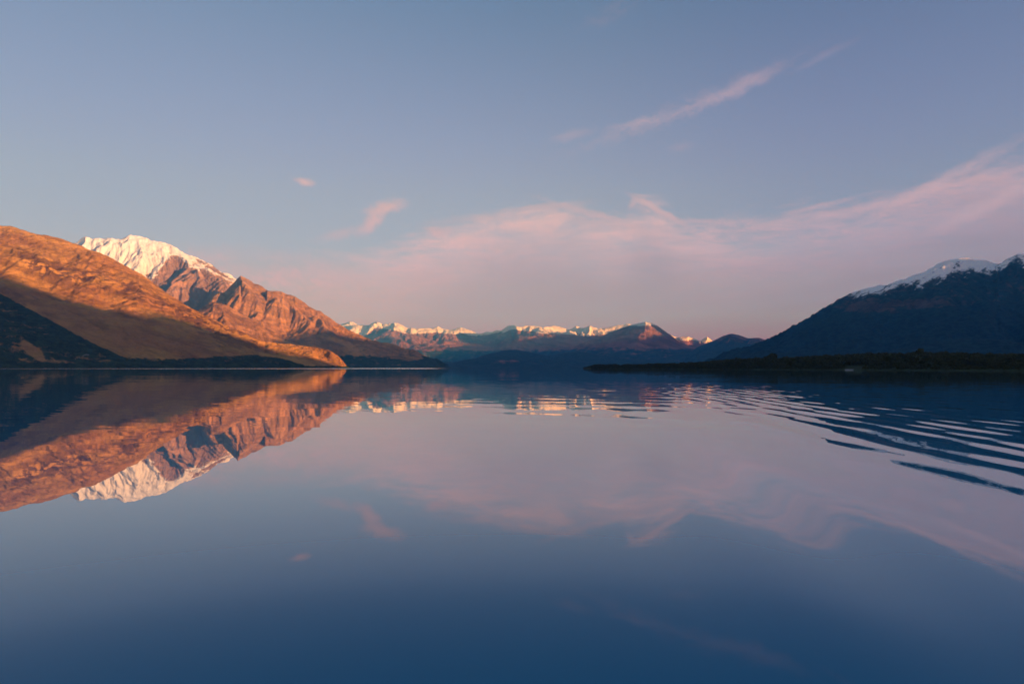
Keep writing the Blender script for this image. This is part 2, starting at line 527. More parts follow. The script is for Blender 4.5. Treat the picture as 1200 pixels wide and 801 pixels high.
# --- brown spur in front of the second mountain
Sp_crest = [(160, 380, 6500), (200, 370, 6400), (235, 361, 6300), (250, 354, 6250), (262, 356, 6200), (280, 366, 6100),
            (300, 376.5, 6000), (320, 389, 5900), (337, 400, 5800), (352, 412, 5700), (366, 426, 5650), (376, 436, 5600)]
Sp_sh = [(160, ('z', -5), 4900), (376, ('z', -5), 5150)]
Sp_mid = [(160, 405, 5600), (235, 397, 5600), (280, 400, 5550), (320, 410, 5500), (352, 422, 5450), (376, 438, 5400)]


def spur_masks(X, Y, Z, PX, PY, E, V):
    return {'bush': 0 * E - 1, 'scrub': 0.5 + 0 * E, 'gully': E, 'rock': 0.25 - 0.5 * E, 'snow': 0 * E - 1}


oS = terrain('mountain_spur', [back(Sp_crest, 900), Sp_crest, Sp_mid, Sp_sh], 160, 376, 240, [20, 120, 30],
             carve=55, L=330, crest=1, rnd=[1, .7, 1, 1], crest_noise=(8, 110), rough=(5, 70), masks=spur_masks)
brown = ground_mat('brown_slope', 70, grass=(0.50, 0.26, 0.105), grass2=(0.37, 0.185, 0.085), dark=(0.11, 0.066, 0.05),
                   rock=(0.26, 0.14, 0.085), bump=0.55)
add_mat(oS, brown)

# --- bare brown mountain with gullied face
C_crest = [(150, 425, 7500), (200, 392, 7500), (235, 362, 7520), (250, 347, 7560), (265, 340, 7600), (277, 327, 7640),
           (282, 323.2, 7650), (300, 332, 7550), (312, 339, 7500), (332, 341.5, 7420), (345, 347, 7380),
           (355, 354, 7330), (367, 361, 7260), (380, 367.5, 7180), (390, 374, 7120), (400, 382, 7050), (412, 389, 6980),
           (430, 396, 6880), (450, 400, 6720), (467, 404, 6600), (480, 409, 6500), (495, 415, 6400), (512, 420, 6300),
           (522, 425, 6240), (529, 431, 6200), (545, 440, 6200)]
C_mid = [(150, 440, 7000), (235, 395, 7000), (282, 378, 6900), (320, 382, 6750), (355, 388, 6600), (385, 393, 6500),
         (420, 407, 6350), (450, 413, 6250), (480, 419, 6200), (512, 425, 6150), (529, 432, 6150), (545, 440, 6150)]
C_low = [(150, 440, 6000), (282, 415, 6000), (355, 417, 5950), (400, 420, 5900), (450, 423, 5900), (512, 428, 5950),
         (545, 436, 6050)]
C_sh = [(150, ('z', -5), 5200), (360, ('z', -5), 5400), (529, ('z', -5), 5750), (545, ('z', -8), 5950)]


def C_masks(X, Y, Z, PX, PY, E, V):
    lowl = lin([(150, 425), (380, 416), (410, 413), (440, 414), (470, 418), (500, 420), (530, 425)])(PX)
    bush = sstep(PY - lowl, -4, 6) * 0.62
    rt = sstep(PX, 430, 470) * sstep(PY, 402, 412) * 0.42
    blot = sstep(fbm(X / 420, Y / 420, 3), 0.05, 0.4) * sstep(PX, 395, 430) * 0.5
    bush = np.maximum(bush, rt + blot)
    dz = fbm(X / 26, Y / 26, 3, 0.6) * 5.0 * sstep(bush, 0.4, 0.6)
    return {'bush': bush, 'scrub': 0.35 + 0 * E, 'gully': E, 'rock': 0.12 - 0.65 * E, 'snow': 0 * E - 1, 'dz': dz}


oC = terrain('bare_mountain', [back(C_crest, 1500), C_crest, C_mid, C_low, C_sh], 150, 540, 620, [40, 230, 90, 40],
             carve=125, L=620, crest=1, rnd=[1, .55, 1, 1, 1], crest_noise=(18, 160), rough=(9, 90), masks=C_masks,
             octaves=5, gain=0.5, k=1.8)
add_mat(oC, brown)

# --- snow peak
B_crest = [(-60, 330, 11500), (40, 310, 10400), (80, 291, 10000), (90, 284.5, 9900), (96, 280, 9880), (100, 277.8, 9850),
           (107, 279.2, 9820), (112, 278, 9800), (120, 279.2, 9780), (130, 277.6, 9760), (142, 279, 9740), (150, 276.5, 9720),
           (162, 276.2, 9700), (172, 280, 9680), (190, 284, 9640), (200, 285.5, 9600), (210, 291, 9560), (225, 299.5, 9500),
           (240, 306, 9440), (257, 315.5, 9380), (272, 324, 9320), (290, 334, 9250), (330, 360, 9100), (380, 400, 9000),
           (420, 436, 8900)]
B_mid = [(-60, 370, 9700), (90, 330, 8900), (130, 322, 8850), (160, 318, 8850), (190, 322, 8850), (220, 331, 8500), (250, 336, 8180), (272, 341, 8020), (284, 350, 7980),
         (330, 380, 8300), (420, 440, 8700)]
B_low = [(-60, 410, 8400), (90, 385, 8000), (160, 372, 7950), (200, 368, 7800), (240, 378, 7680), (272, 390, 7680), (330, 410, 7700), (420, 445, 8300)]
B_ft = [(-60, ('z', -10), 7000), (420, ('z', -10), 7600)]


def B_masks(X, Y, Z, PX, PY, E, V):
    sl = lin([(60, 345), (120, 338), (165, 332), (180, 326), (190, 309), (200, 303), (212, 301), (225, 311), (245, 317),
              (262, 326), (272, 333), (300, 344)])(PX)
    sn = 0.5 + (sl - PY) / 18.0 + 1.0 * (E - 0.15)
    sn = np.where(V < 1, 1.2, sn)
    return {'bush': 0 * E - 1, 'scrub': 0.4 + 0 * E, 'gully': E, 'rock': 0.55 - 0.6 * E, 'snow': np.clip(sn, -1, 1.6)}


oB = terrain('snowy_mountain', [back(B_crest, 2500), B_crest, B_mid, B_low, B_ft], -60, 420, 620, [40, 200, 90, 20],
             carve=130, L=480, crest=1, rnd=[1, .4, 1, 1, 1], crest_noise=(30, 150), rough=(10, 90), masks=B_masks,
             octaves=6, gain=0.55, k=2.0)
add_mat(oB, ground_mat('snow_and_rock', 85, grass=(0.46, 0.25, 0.15), grass2=(0.36, 0.20, 0.12), dark=(0.20, 0.12, 0.085),
                       rock=(0.34, 0.19, 0.125), snow_soft=0.12, snow_noise=1.5, strata=-0.5))

# --- far snow-topped range
D_crest = [(330, 420, 19500), (370, 395, 19000), (398, 380, 18700), (405, 378.6, 18600), (410, 377.8, 18600), (420, 380, 18500), (432, 380, 18400),
           (440, 377, 18300), (446, 377.8, 18200), (450, 379.5, 18200), (457, 379.8, 18000), (462, 378.4, 17900),
           (470, 380.5, 17900), (480, 384.4, 18000), (490, 385.3, 18000), (504, 383.6, 18000), (513, 382, 18000),
           (520, 385, 18000), (532, 385.2, 18000), (540, 383.4, 17900), (548, 385, 17800), (560, 390, 17700),
           (570, 389, 17500), (582, 387.4, 17200), (588, 386, 17000), (596, 381.6, 16800), (602, 380.4, 16700),
           (610, 381.8, 16700), (620, 381.2, 16700), (629, 382.6, 16700), (637, 383, 16700), (648, 381.8, 16700), (660, 383, 16700), (667, 385.5, 16700),
           (675, 382.5, 16700), (682, 384.6, 16700), (691, 379.6, 16700), (700, 383, 16700), (707, 384.3, 16700),
           (717, 382.6, 16700), (736, 379, 16700), (748, 380, 16800), (765, 384, 17000), (777, 393, 17500), (785, 391.2, 17800),
           (792, 394, 18000), (797, 395.8, 18000), (807, 394.4, 18000), (815, 397.8, 18000), (820, 400, 18000),
           (824, 396.5, 18000), (829, 394, 18000), (836, 398.5, 18000), (850, 408, 18000), (870, 416, 18000),
           (900, 422, 17500), (960, 430, 17500), (1010, 436, 17500)]
D_mid = [(330, 430, 16600), (400, 402, 16700), (420, 396, 16700), (440, 393, 16300), (462, 394, 15700), (480, 400, 15700), (500, 402, 16000),
         (520, 397, 16700), (560, 404, 16300), (590, 402, 15300), (602, 400, 15000), (640, 396, 15300), (690, 395, 15500),
         (736, 394, 15500), (800, 408, 16000), (850, 418, 16000), (1010, 436, 16000)]
D_low = [(330, 436, 14500), (400, 418, 14500), (462, 413, 14300), (500, 416, 14300), (540, 418, 14000), (600, 413, 13800), (660, 414, 13700), (760, 415, 13700), (1010, 436, 14000)]
D_ft = [(330, ('z', -10), 13200), (1010, ('z', -10), 12700)]


def D_masks(X, Y, Z, PX, PY, E, V):
    sl = lin([(390, 392), (410, 390), (425, 396), (440, 384), (462, 387), (475, 389.5), (490, 391), (510, 389.5), (540, 391.5), (560, 394),
              (590, 389), (602, 385), (612, 387.5), (640, 389.5), (670, 391.5), (690, 393), (710, 391), (740, 387), (785, 397), (807, 398), (829, 402), (860, 404)])(PX)
    sn = 0.5 + (sl - PY) / 4.5 + 0.5 * (E - 0.1)
    sn = np.where(V < 1, 1.0, sn)
    bush = sstep(PY, 402, 414) * 0.62
    return {'bush': bush, 'scrub': 0.4 + 0 * E, 'gully': E, 'rock': 0.45 - 0.6 * E, 'snow': np.clip(sn, -1, 1.5)}


oD = terrain('mountain_range', [back(D_crest, 3500), D_crest, D_mid, D_low, D_ft], 330, 1010, 900, [24, 150, 70, 20],
             carve=190, L=900, crest=1, rnd=[1, .35, 1, 1, 1], crest_noise=(40, 380), rough=(14, 160), masks=D_masks,
             octaves=6, gain=0.55, k=1.8, sm=2)
far_mat = ground_mat('far_slopes', 170, grass=(0.34, 0.17, 0.14), grass2=(0.26, 0.13, 0.11), dark=(0.11, 0.07, 0.06),
                     rock=(0.25, 0.135, 0.115), bushc=(0.020, 0.040, 0.048), snow_soft=0.08)
add_mat(oD, far_mat)

# --- rounded mountain in front of the range
E_crest = [(600, 440, 12200), (636, 428, 12400), (650, 420, 12500), (662, 412, 12600), (675, 405, 12700), (688, 399, 12800), (703, 394, 12900), (717, 388.5, 13000),
           (730, 383.5, 13000), (740, 380.4, 13000), (748, 378.6, 13000), (756, 377, 13000), (763, 378.2, 12950),
           (771, 382, 12900), (780, 388, 12850), (786, 392, 12800), (792, 397, 12700), (798, 401.5, 12600), (807, 406, 12500), (817, 410, 12400),
           (840, 417, 12200), (880, 428, 12000), (900, 436, 12000)]
E_mid = [(600, 442, 10900), (650, 427, 10900), (700, 408, 11000), (750, 398, 11100), (790, 408, 11100), (840, 423, 11100), (900, 440, 11100)]
E_ft = [(600, ('z', -10), 9800), (750, ('z', -6), 9500), (900, ('z', -10), 9800)]


def E_masks(X, Y, Z, PX, PY, E, V):
    bush = sstep(PY, 396, 414) * 0.62
    sn = np.where((PX > 728) & (PX < 775), 0.46 + (381.5 - PY) / 7.0, -1)
    return {'bush': bush, 'scrub': 0.6 + 0 * E, 'gully': E, 'rock': 0.1 - 0.5 * E, 'snow': sn}


oE = terrain('rounded_mountain', [back(E_crest, 1800), E_crest, E_mid, E_ft], 600, 900, 420, [24, 130, 60],
             carve=120, L=900, crest=1, rnd=[1, .8, 1, 1], crest_noise=(8, 250), rough=(12, 130), masks=E_masks)
add_mat(oE, far_mat)

# --- low hills at the head of the lake
Hh_crest = [(470, 432, 9800), (500, 428, 9800), (530, 425, 9900), (548, 421, 10000), (570, 415, 10200), (590, 411, 10300), (606, 409, 10300),
            (622, 412, 10300), (640, 417, 10200), (662, 413, 10200), (680, 411.5, 10200), (705, 416, 10200), (740, 420, 10100), (790, 423, 10000), (860, 427, 9900), (900, 433, 9900)]
Hh_ft = [(470, ('z', -6), 8300), (900, ('z', -6), 8600)]


def H_masks(X, Y, Z, PX, PY, E, V):
    return {'bush': 0.8 + 0.3 * fbm(X / 700, Y / 700, 3), 'scrub': 0.6 + 0 * E, 'gully': E, 'rock': -0.2 + 0 * E, 'snow': 0 * E - 1}


oH = terrain('foothill', [back(Hh_crest, 900), Hh_crest, Hh_ft], 470, 900, 420, [16, 110], carve=70, L=650, crest=1,
             rnd=[1, .9, 1], crest_noise=(10, 300), rough=(10, 110), masks=H_masks, shore_fade=40)
add_mat(oH, far_mat)

# --- blue hill between
F_crest = [(780, 436, 10600), (795, 425, 10700), (806, 415, 10800), (817, 406.5, 11000), (835, 399, 11000), (845, 394.3, 11000),
           (855, 391, 11000), (865, 392.5, 11000), (877, 396, 11000), (890, 395.5, 11000), (905, 400, 11000), (940, 406, 11000),
           (1000, 430, 11000)]
F_ft = [(780, ('z', -8), 8800), (1000, ('z', -8), 8800)]


def F_masks(X, Y, Z, PX, PY, E, V):
    return {'bush': 0.5 + 0.35 * sstep(PY, 398, 410), 'scrub': 0.6 + 0 * E, 'gully': E, 'rock': -0.1 - 0.3 * E, 'snow': 0 * E - 1}


oF = terrain('distant_hill', [back(F_crest, 1600), F_crest, F_ft], 780, 1000, 260, [16, 120], carve=110, L=800, crest=1,
             rnd=[1, .6, 1], crest_noise=(10, 250), rough=(10, 120), masks=F_masks)
add_mat(oF, far_mat)

# --- dark mountain on the right, thin snow along its top
G_crest = [(790, 440, 4400), (812, 428, 4500), (835, 419, 4600), (847, 411.5, 4650), (865, 407.5, 4750), (880, 404.5, 4850), (891, 400, 4900), (900, 396, 4950),
           (911, 390.5, 5000), (928, 383, 5100), (953, 366.5, 5250), (967, 359, 5330), (979, 352, 5400), (996, 343, 5500), (1016, 336.7, 5560),
           (1036, 334, 5620), (1055, 328, 5700), (1067, 324, 5750), (1078, 319.7, 5800), (1086, 315.5, 5830), (1095, 311, 5880), (1106, 306.5, 5920), (1115, 304, 5950),
           (1125, 302.2, 5980), (1132, 302, 6000), (1145, 303.5, 6020), (1155, 305.5, 6040), (1164, 308, 6060), (1169, 309.7, 6080), (1174, 306.5, 6090), (1180, 302.5, 6100), (1186, 299.5, 6110),
           (1191, 297.4, 6120), (1200, 297.6, 6150), (1230, 306, 6250), (1300, 325, 6400), (1420, 360, 6700), (1600, 400, 7300)]
G_mid = [(790, 444, 3900), (835, 427, 4000), (880, 418, 4100), (911, 408, 4250), (953, 394, 4350), (996, 378, 4500), (1036, 367, 4600), (1078, 357, 4800), (1115, 351, 4850),
         (1160, 358, 4900), (1200, 348, 4950), (1300, 365, 5200), (1420, 388, 5500), (1600, 415, 6000)]
G_low = [(790, 446, 3500), (835, 431, 3600), (911, 421, 3650), (1000, 411, 3700), (1100, 403, 3800), (1200, 404, 3800), (1600, 425, 4600)]
G_sh = [(790, ('z', -6), 3200), (1200, ('z', -6), 3000), (1600, ('z', -6), 3600)]


def G_masks(X, Y, Z, PX, PY, E, V):
    sl = lin([(960, 358), (985, 349), (1000, 347), (1020, 344), (1045, 339), (1068, 331), (1082, 332), (1100, 327), (1118, 321),
              (1140, 317), (1158, 319), (1172, 318), (1185, 311), (1200, 312), (1300, 315), (1600, 290)])(PX)
    sn = 0.5 + (sl - PY) / 16.0 + 0.5 * (E - 0.12) - 0.20 * (PX > 1168) * (PX < 1215)
    sn = np.where(PX < 965, -1, sn)
    bush = 0.58 + 0.30 * sstep(PY, 350, 370)
    brown_p = np.exp(-((PX - 1020) / 45) ** 2 - ((PY - 362) / 9) ** 2) + np.exp(-((PX - 1085) / 22) ** 2 - ((PY - 356) / 5) ** 2)
    bush = bush - 0.42 * brown_p
    dz = fbm(X / 30, Y / 30, 3, 0.6) * 5.0 * sstep(bush, 0.5, 0.7)
    return {'bush': bush, 'scrub': 0.8 + 0 * E, 'gully': E, 'rock': 0.2 - 0.6 * E, 'snow': np.clip(sn, -1, 0.82), 'dz': dz}


oG = terrain('forested_mountain', [back(G_crest, 1800), G_crest, G_mid, G_low, G_sh], 790, 1600, 900, [40, 200, 110, 40],
             carve=120, L=620, crest=1, rnd=[1, .5, 1, 1, 1], crest_noise=(11, 110), rough=(9, 80), masks=G_masks,
             octaves=6, gain=0.55, k=1.9)
add_mat(oG, ground_mat('forest_and_snow', 70, grass=(0.12, 0.09, 0.08), grass2=(0.09, 0.07, 0.065), dark=(0.05, 0.045, 0.05),
                       rock=(0.075, 0.075, 0.085), bushc=(0.013, 0.032, 0.040), snowc=(0.92, 0.88, 0.90), snow_soft=0.20, snow_noise=2.6, strata=-0.55))


# ----------------------------------------------------------------- unseen range towards the sun, crest heights shaped for the shadow edges it casts
#SOLVE
SHADE_RANGE = [(5600, -9000, 1300), (5600, -2400, 1350), (5600, -1760, 1300), (5600, -1700, 1170), (5600, -1620, 1040), (5600, -1450, 1000),
         (5600, -1320, 1040), (5600, -1140, 970), (5600, -1000, 850), (5600, -900, 740), (5600, -800, 640), (5620, -500, 600),
         (5800, -150, 800), (6100, 600, 1100), (6219, 830, 1170), (6312, 1050, 1150), (6361, 1245, 1220), (6450, 1560, 1240),
         (6465, 1700, 1110), (6640, 2371, 1080), (6670, 2470, 1120), (6690, 2560, 1180), (6725, 2700, 1170), (6762, 2842, 1172), (6800, 3000, 1190),
         (7400, 4500, 1120), (8000, 6000, 1050), (8332, 7300, 1130), (8430, 7711, 1200), (8500, 8100, 1200), (8500, 8331, 1370),
         (8500, 8900, 1480), (8500, 9900, 1500), (8500, 10600, 1500), (8500, 11081, 1640), (8500, 11190, 1500), (8500, 11954, 1350),
         (8500, 12890, 1080), (8500, 13500, 1000), (8500, 18000, 1000), (8500, 24000, 900)]


def side_range(name, pts, half=2300, n=1400, mrows=70, carve=110, L=800):
    P = np.array(pts, float)
    s = np.concatenate([[0], np.cumsum(np.hypot(np.diff(P[:, 0]), np.diff(P[:, 1])))])
    t = np.linspace(0, s[-1], n)
    cx = smooth1(np.interp(t, s, P[:, 0]), 6); cy = smooth1(np.interp(t, s, P[:, 1]), 6); cz = smooth1(np.interp(t, s, P[:, 2]), 2)
    tx = np.gradient(cx); ty = np.gradient(cy); ll = np.hypot(tx, ty); tx /= ll; ty /= ll
    tx = smooth1(tx, 12); ty = smooth1(ty, 12)
    v = np.linspace(-1, 1, mrows)[:, None]
    X = cx + ty * v * half; Y = cy - tx * v * half
    Z = cz * (1 - np.abs(v)) ** 1.15 - 12 * np.abs(v)
    e = fbm(X / L, Y / L, 5, 0.55) * carve * np.clip(np.abs(v) / 0.2, 0, 1) ** 1.5 * np.clip((1 - np.abs(v)) / 0.2, 0, 1)
    Z = Z + e
    co = np.stack([X, Y, Z], -1).reshape(-1, 3).astype(np.float32)
    idx = np.arange(mrows * n).reshape(mrows, n)
    f = np.stack([idx[:-1, :-1], idx[:-1, 1:], idx[1:, 1:], idx[1:, :-1]], -1).reshape(-1, 4)
    me = bpy.data.meshes.new(name)
    me.from_pydata(co.tolist(), [], f.tolist()); me.update()
    if me.polygons[0].normal.z < 0:
        me.flip_normals()
    for p in me.polygons:
        p.use_smooth = True
    for kx, val in (('bush', sstep(-Z, -700, -300) * 0.6), ('snow', sstep(Z, 900, 1300)), ('rock', 0.2 + 0 * Z), ('scrub', 0.5 + 0 * Z)):
        a = me.attributes.new(kx, 'FLOAT', 'POINT'); a.data.foreach_set('value', np.asarray(val, np.float32).ravel())
    ob = bpy.data.objects.new(name, me); COL.objects.link(ob); ob['kind'] = 'structure'
    add_mat(ob, far_mat)
    return ob


side_range('mountain_range', SHADE_RANGE)  # out of view, built to shade the lower slopes


# ================================================================= lake
def make_lake():
    def axis(dense0, dense1, step, lo, hi, g=1.12):
        a = list(np.arange(dense0, dense1, step)); st = step
        v = a[-1]
        while v < hi:
            st *= g; v += st; a.append(min(v, hi))
        st = step; v = a[0]; b = []
        while v > lo:
            st *= g; v -= st; b.append(max(v, lo))
        return np.array(b[::-1] + a)
    xs = axis(0.0, 42.0, 0.09, -24000, 24000)
    ys = axis(3.0, 60.0, 0.45, -24000, 29000, 1.05)
    X, Y = np.meshgrid(xs, ys)
    d = np.hypot(X, Y)
    def sl_interp(v, a, b):
        t_ = np.linspace(-50, 70, 6001)
        return np.interp(v, t_, smooth1(np.interp(t_, a, b), 32))
    # wake train that passes to the right: crests run nearly straight out from the viewer
    bend = 0.075 * (np.clip(Y, 0, 90) - 12) + np.interp(X, [4, 9], [0.35, 1.1]) * perlin(X / 9.0, Y / 14.0) + np.interp(X, [4, 9], [0.0, 0.22]) * perlin(X / 3.0 + 7, Y / 5.0)
    xp = X - bend
    kn = np.array([-50, 0.0, 2.4, 5.1, 7.0, 8.3, 9.55, 10.85, 12.2, 13.65, 15.15, 16.7, 58.0])
    pn = np.array([-4.0, -3.2, -2.0, -1.0, -0.42, 0, 1, 2, 3, 4, 5, 6, 31.0])
    tt = np.linspace(-50, 70, 6001)
    ph = np.interp(xp, tt, smooth1(np.interp(tt, kn, pn), 32)) * 2 * np.pi
    lam = np.interp(xp, [0, 3, 6, 8, 12, 16, 40], [3.4, 3.0, 2.2, 1.28, 1.38, 1.55, 1.65])
    slope = sl_interp(xp, [-2, 1.0, 3, 5.5, 7.2, 9, 12, 15, 18, 24, 34], [0, 0.004, 0.026, 0.032, 0.034, 0.046, 0.066, 0.07, 0.05, 0.022, 0.0])
    am = np.clip(0.80 + 1.0 * perlin(X / 2.2 + 40, Y / 5.0) + 0.6 * perlin(X / 6 + 3, Y / 2.6), 0.05, 1.7) * 0.92
    k_ = sstep(xp, 5.5, 8.5)
    slope *= 0.9 * (1 - k_) + am * k_
    slope *= np.interp(Y, [-20, 2, 9, 40, 75, 110, 160], [0.3, 0.8, 1, 1, 0.8, 0.35, 0.0])
    Z = slope * lam / (2 * np.pi) * np.sin(ph)
    # second, finer set crossing it
    ph2 = (X * 0.93 + Y * 0.10 + 0.6 * perlin(X / 6, Y / 11)) * 2 * np.pi / 0.83
    s2 = np.interp(xp, [7, 10, 14, 20, 30, 40], [0, 0.006, 0.02, 0.02, 0.012, 0]) * np.clip(0.4 + perlin(X / 4 + 9, Y / 8), 0, 1)
    s2 *= np.interp(Y, [0, 8, 40, 60, 90], [0.5, 1, 0.8, 0.3, 0])
    Z = Z + s2 * 0.83 / (2 * np.pi) * np.sin(ph2)
    # old low swell crossing the middle distance
    s3 = np.interp(X, [-30, -5, 6, 25, 45], [0, 0.15, 0.8, 1, 0]) * np.interp(Y, [14, 26, 45, 85, 120], [0, 0.6, 1, 0.8, 0])
    ph3 = (Y * 0.92 + X * 0.38 + 1.3 * perlin(X / 12, Y / 10)) * 2 * np.pi / 4.6
    Z = Z + 0.0095 * s3 * np.clip(0.5 + 1.1 * perlin(X / 9 + 5, Y / 7), 0, 1.4) * np.sin(ph3)
    # long lazy undulation everywhere
    Z = Z + 0.004 * perlin(X / 7.0, Y / 12.0) * np.interp(d, [0, 20, 80, 200], [0.3, 1, 1, 0])
    co = np.stack([X, Y, Z], -1).reshape(-1, 3).astype(np.float32)
    nr, nc = X.shape
    idx = np.arange(nr * nc).reshape(nr, nc)
    f = np.stack([idx[:-1, :-1], idx[:-1, 1:], idx[1:, 1:], idx[1:, :-1]], -1).reshape(-1, 4)
    me = bpy.data.meshes.new('lake')
    me.vertices.add(len(co)); me.vertices.foreach_set('co', co.ravel())
    me.loops.add(f.size); me.loops.foreach_set('vertex_index', f.ravel().astype(np.int32))
    me.polygons.add(len(f)); me.polygons.foreach_set('loop_start', np.arange(0, f.size, 4, dtype=np.int32))
    me.polygons.foreach_set('use_smooth', np.ones(len(f), bool))
    me.update(calc_edges=True)
    ob = bpy.data.objects.new('lake_water', me); COL.objects.link(ob); ob['kind'] = 'structure'
    m = bpy.data.materials.new('lake_water'); m.use_nodes = True
    T = NT(m.node_tree); bs = T.n['Principled BSDF']
    g = T.new('ShaderNodeNewGeometry')
    P = g.outputs['Position']
    x, y, z = T.sep(P)
    dist = T.vm('LENGTH', P)
    # fine ripples as small slopes added to the surface normal
    na = T.noise(T.scale(P, (0.9, 1.6, 1)), 0.8, 3, 0.6)
    nb = T.noise(T.scale(P, (0.05, 0.16, 1)), 1.0, 4, 0.65)
    sa_ = T.new('ShaderNodeVectorMath', operation='SCALE')
    T.put(sa_.inputs[0], T.vm('SUBTRACT', na.outputs['Color'], (0.5, 0.5, 0.5)))
    right = T.ss(T.m('SUBTRACT', x, T.m('MULTIPLY', y, 0.2)), -8, 10, 0.0, 1.0)
    ka = T.m('ADD', T.ss(dist, 9, 60, 0.0025, 0.022), T.m('MULTIPLY', right, T.ss(dist, 14, 60, 0.0, 0.010)))
    T.put(sa_.inputs[3], ka)
    sb_ = T.new('ShaderNodeVectorMath', operation='SCALE')
    T.put(sb_.inputs[0], T.vm('SUBTRACT', nb.outputs['Color'], (0.5, 0.5, 0.5)))
    T.put(sb_.inputs[3], T.m('MULTIPLY', T.ss(dist, 20, 120, 0.0, 0.012), T.ss(T.m('DIVIDE', x, T.m('MAXIMUM', y, 1.0)), -0.2, 0.1, 1.3, 1.8)))
    sl = T.vm('ADD', sa_.outputs[0], sb_.outputs[0])
    sl = T.vm('MULTIPLY', sl, (1, 1, 0))
    nrm = T.vm('NORMALIZE', T.vm('ADD', g.outputs['Normal'], sl))
    # wind-ruffled strip under the far left shore
    strip = T.m('MULTIPLY', T.ss(y, 1150, 1500), T.ss(T.m('DIVIDE', x, T.m('MAXIMUM', y, 1.0)), -0.14, -0.08, 1.0, 0.0))
    rough = T.m('ADD', T.ss(dist, 30, 900, 0.0, 0.02), T.m('MULTIPLY', strip, 0.16))
    T.n.remove(bs)
    gl = T.new('ShaderNodeBsdfGlossy', distribution='GGX')
    gl.inputs['Color'].default_value = (1, 1, 1, 1)
    T.put(gl.inputs['Roughness'], rough); T.put(gl.inputs['Normal'], nrm)
    df = T.new('ShaderNodeBsdfDiffuse'); df.inputs['Color'].default_value = (0.0, 0.175, 0.30, 1)
    fr = T.new('ShaderNodeFresnel'); fr.inputs['IOR'].default_value = 1.333; T.put(fr.inputs['Normal'], nrm)
    mx = T.new('ShaderNodeMixShader')
    rc = T.new('ShaderNodeFloatCurve')
    cv = rc.mapping.curves[0]
    cv.points[0].location = (0, 0); cv.points[-1].location = (1, 1)
    for a_, b_ in ((0.02, 0.01), (0.13, 0.09), (0.20, 0.24), (0.28, 0.38), (0.36, 0.49), (0.60, 0.74)):
        cv.points.new(a_, b_)
    rc.mapping.update()
    T.put(rc.inputs['Value'], fr.outputs[0])
    T.put(mx.inputs[0], rc.outputs[0])
    T.put(mx.inputs[1], df.outputs[0]); T.put(mx.inputs[2], gl.outputs[0])
    T.l.new(mx.outputs[0], T.n['Material Output'].inputs['Surface'])
    me.materials.append(m)
    return ob


make_lake()


# ================================================================= wooded point on the right
P_near = [(683, ('z', -0.6), 1500), (700, ('z', -0.6), 1380), (740, ('z', -.6), 1200), (800, ('z', -.6), 1000), (860, ('z', -.6), 860), (930, ('z', -.6), 760),
          (1000, ('z', -.6), 680), (1100, ('z', -.6), 600), (1200, ('z', -.6), 560), (1500, ('z', -.6), 560)]
P_bank = [(683, ('z', 0.2), 1510), (700, ('z', 1.0), 1395), (740, ('z', 1.0), 1215), (800, ('z', 1.1), 1015), (860, ('z', 1.2), 875), (930, ('z', 1.2), 775),
          (1000, ('z', 1.3), 695), (1100, ('z', 1.5), 615), (1200, ('z', 1.5), 575), (1500, ('z', 1.5), 575)]
TOP = lin([(683, 430), (688, 426.5), (700, 425.8), (740, 425.2), (800, 424.6), (830, 422.5), (860, 420), (890, 417.6), (930, 418), (960, 415.6), (1020, 413.2),
           (1100, 413), (1200, 414.2), (1500, 414)])
P_top = []
for px_, R_ in [(683, 1530), (700, 1450), (740, 1330), (800, 1180), (860, 1080), (930, 1000), (1000, 940), (1100, 880), (1200, 860), (1500, 860)]:
    a_, t_ = ray(px_, float(TOP(px_)))
    zt = CAMH + R_ * float(t_)
    P_top.append((px_, ('z', max(0.4, zt - (7.5 if px_ > 720 else 5.0))), R_))
P_far = [(p[0], ('z', -0.8), p[2] + (45 if p[0] < 690 else 160 + (p[0] - 683) * 0.8)) for p in P_top]


def P_masks(X, Y, Z, PX, PY, E, V):
    return {'bush': 0.8 + 0 * E, 'scrub': 0 * E, 'rock': 0 * E - 1, 'snow': 0 * E - 1}


oP = terrain('wooded_point', [P_far, P_top, P_bank, P_near], 683, 1500, 500, [24, 60, 8], carve=1.6, L=90, crest=1,
             rnd=[1, 1, .6, 1], crest_noise=(0.8, 60), rough=(0.5, 25), masks=P_masks, shore_fade=3, sm=2)
add_mat(oP, ground_mat('point_ground', 12, bushc=(0.028, 0.036, 0.018)))


def foliage_mat(name, c0, c1, c2):
    m = bpy.data.materials.new(name); m.use_nodes = True
    T = NT(m.node_tree); bs = T.n['Principled BSDF']
    P = T.new('ShaderNodeNewGeometry').outputs['Position']
    a = T.noise(P, 0.11, 3, 0.6); b = T.noise(P, 0.9, 4, 0.7)
    col = T.mix(T.ss(a.outputs[0], 0.35, 0.6), c0, c1)
    col = T.mix(T.ss(b.outputs[0], 0.55, 0.75), col, c2)
    T.put(bs.inputs['Base Color'], col)
    bs.inputs['Roughness'].default_value = 0.9
    bs.inputs['Specular IOR Level'].default_value = 0.15
    return m


leafm = foliage_mat('bush_foliage', (0.035, 0.050, 0.022), (0.060, 0.070, 0.028), (0.085, 0.075, 0.035))
bark = bpy.data.materials.new('bark'); bark.use_nodes = True
_T = NT(bark.node_tree)
_T.put(_T.n['Principled BSDF'].inputs['Base Color'], _T.mix(_T.noise(_T.new('ShaderNodeTexCoord').outputs['Object'], 3).outputs[0], (0.05, 0.04, 0.03), (0.11, 0.09, 0.07)))
_T.n['Principled BSDF'].inputs['Roughness'].default_value = 0.95


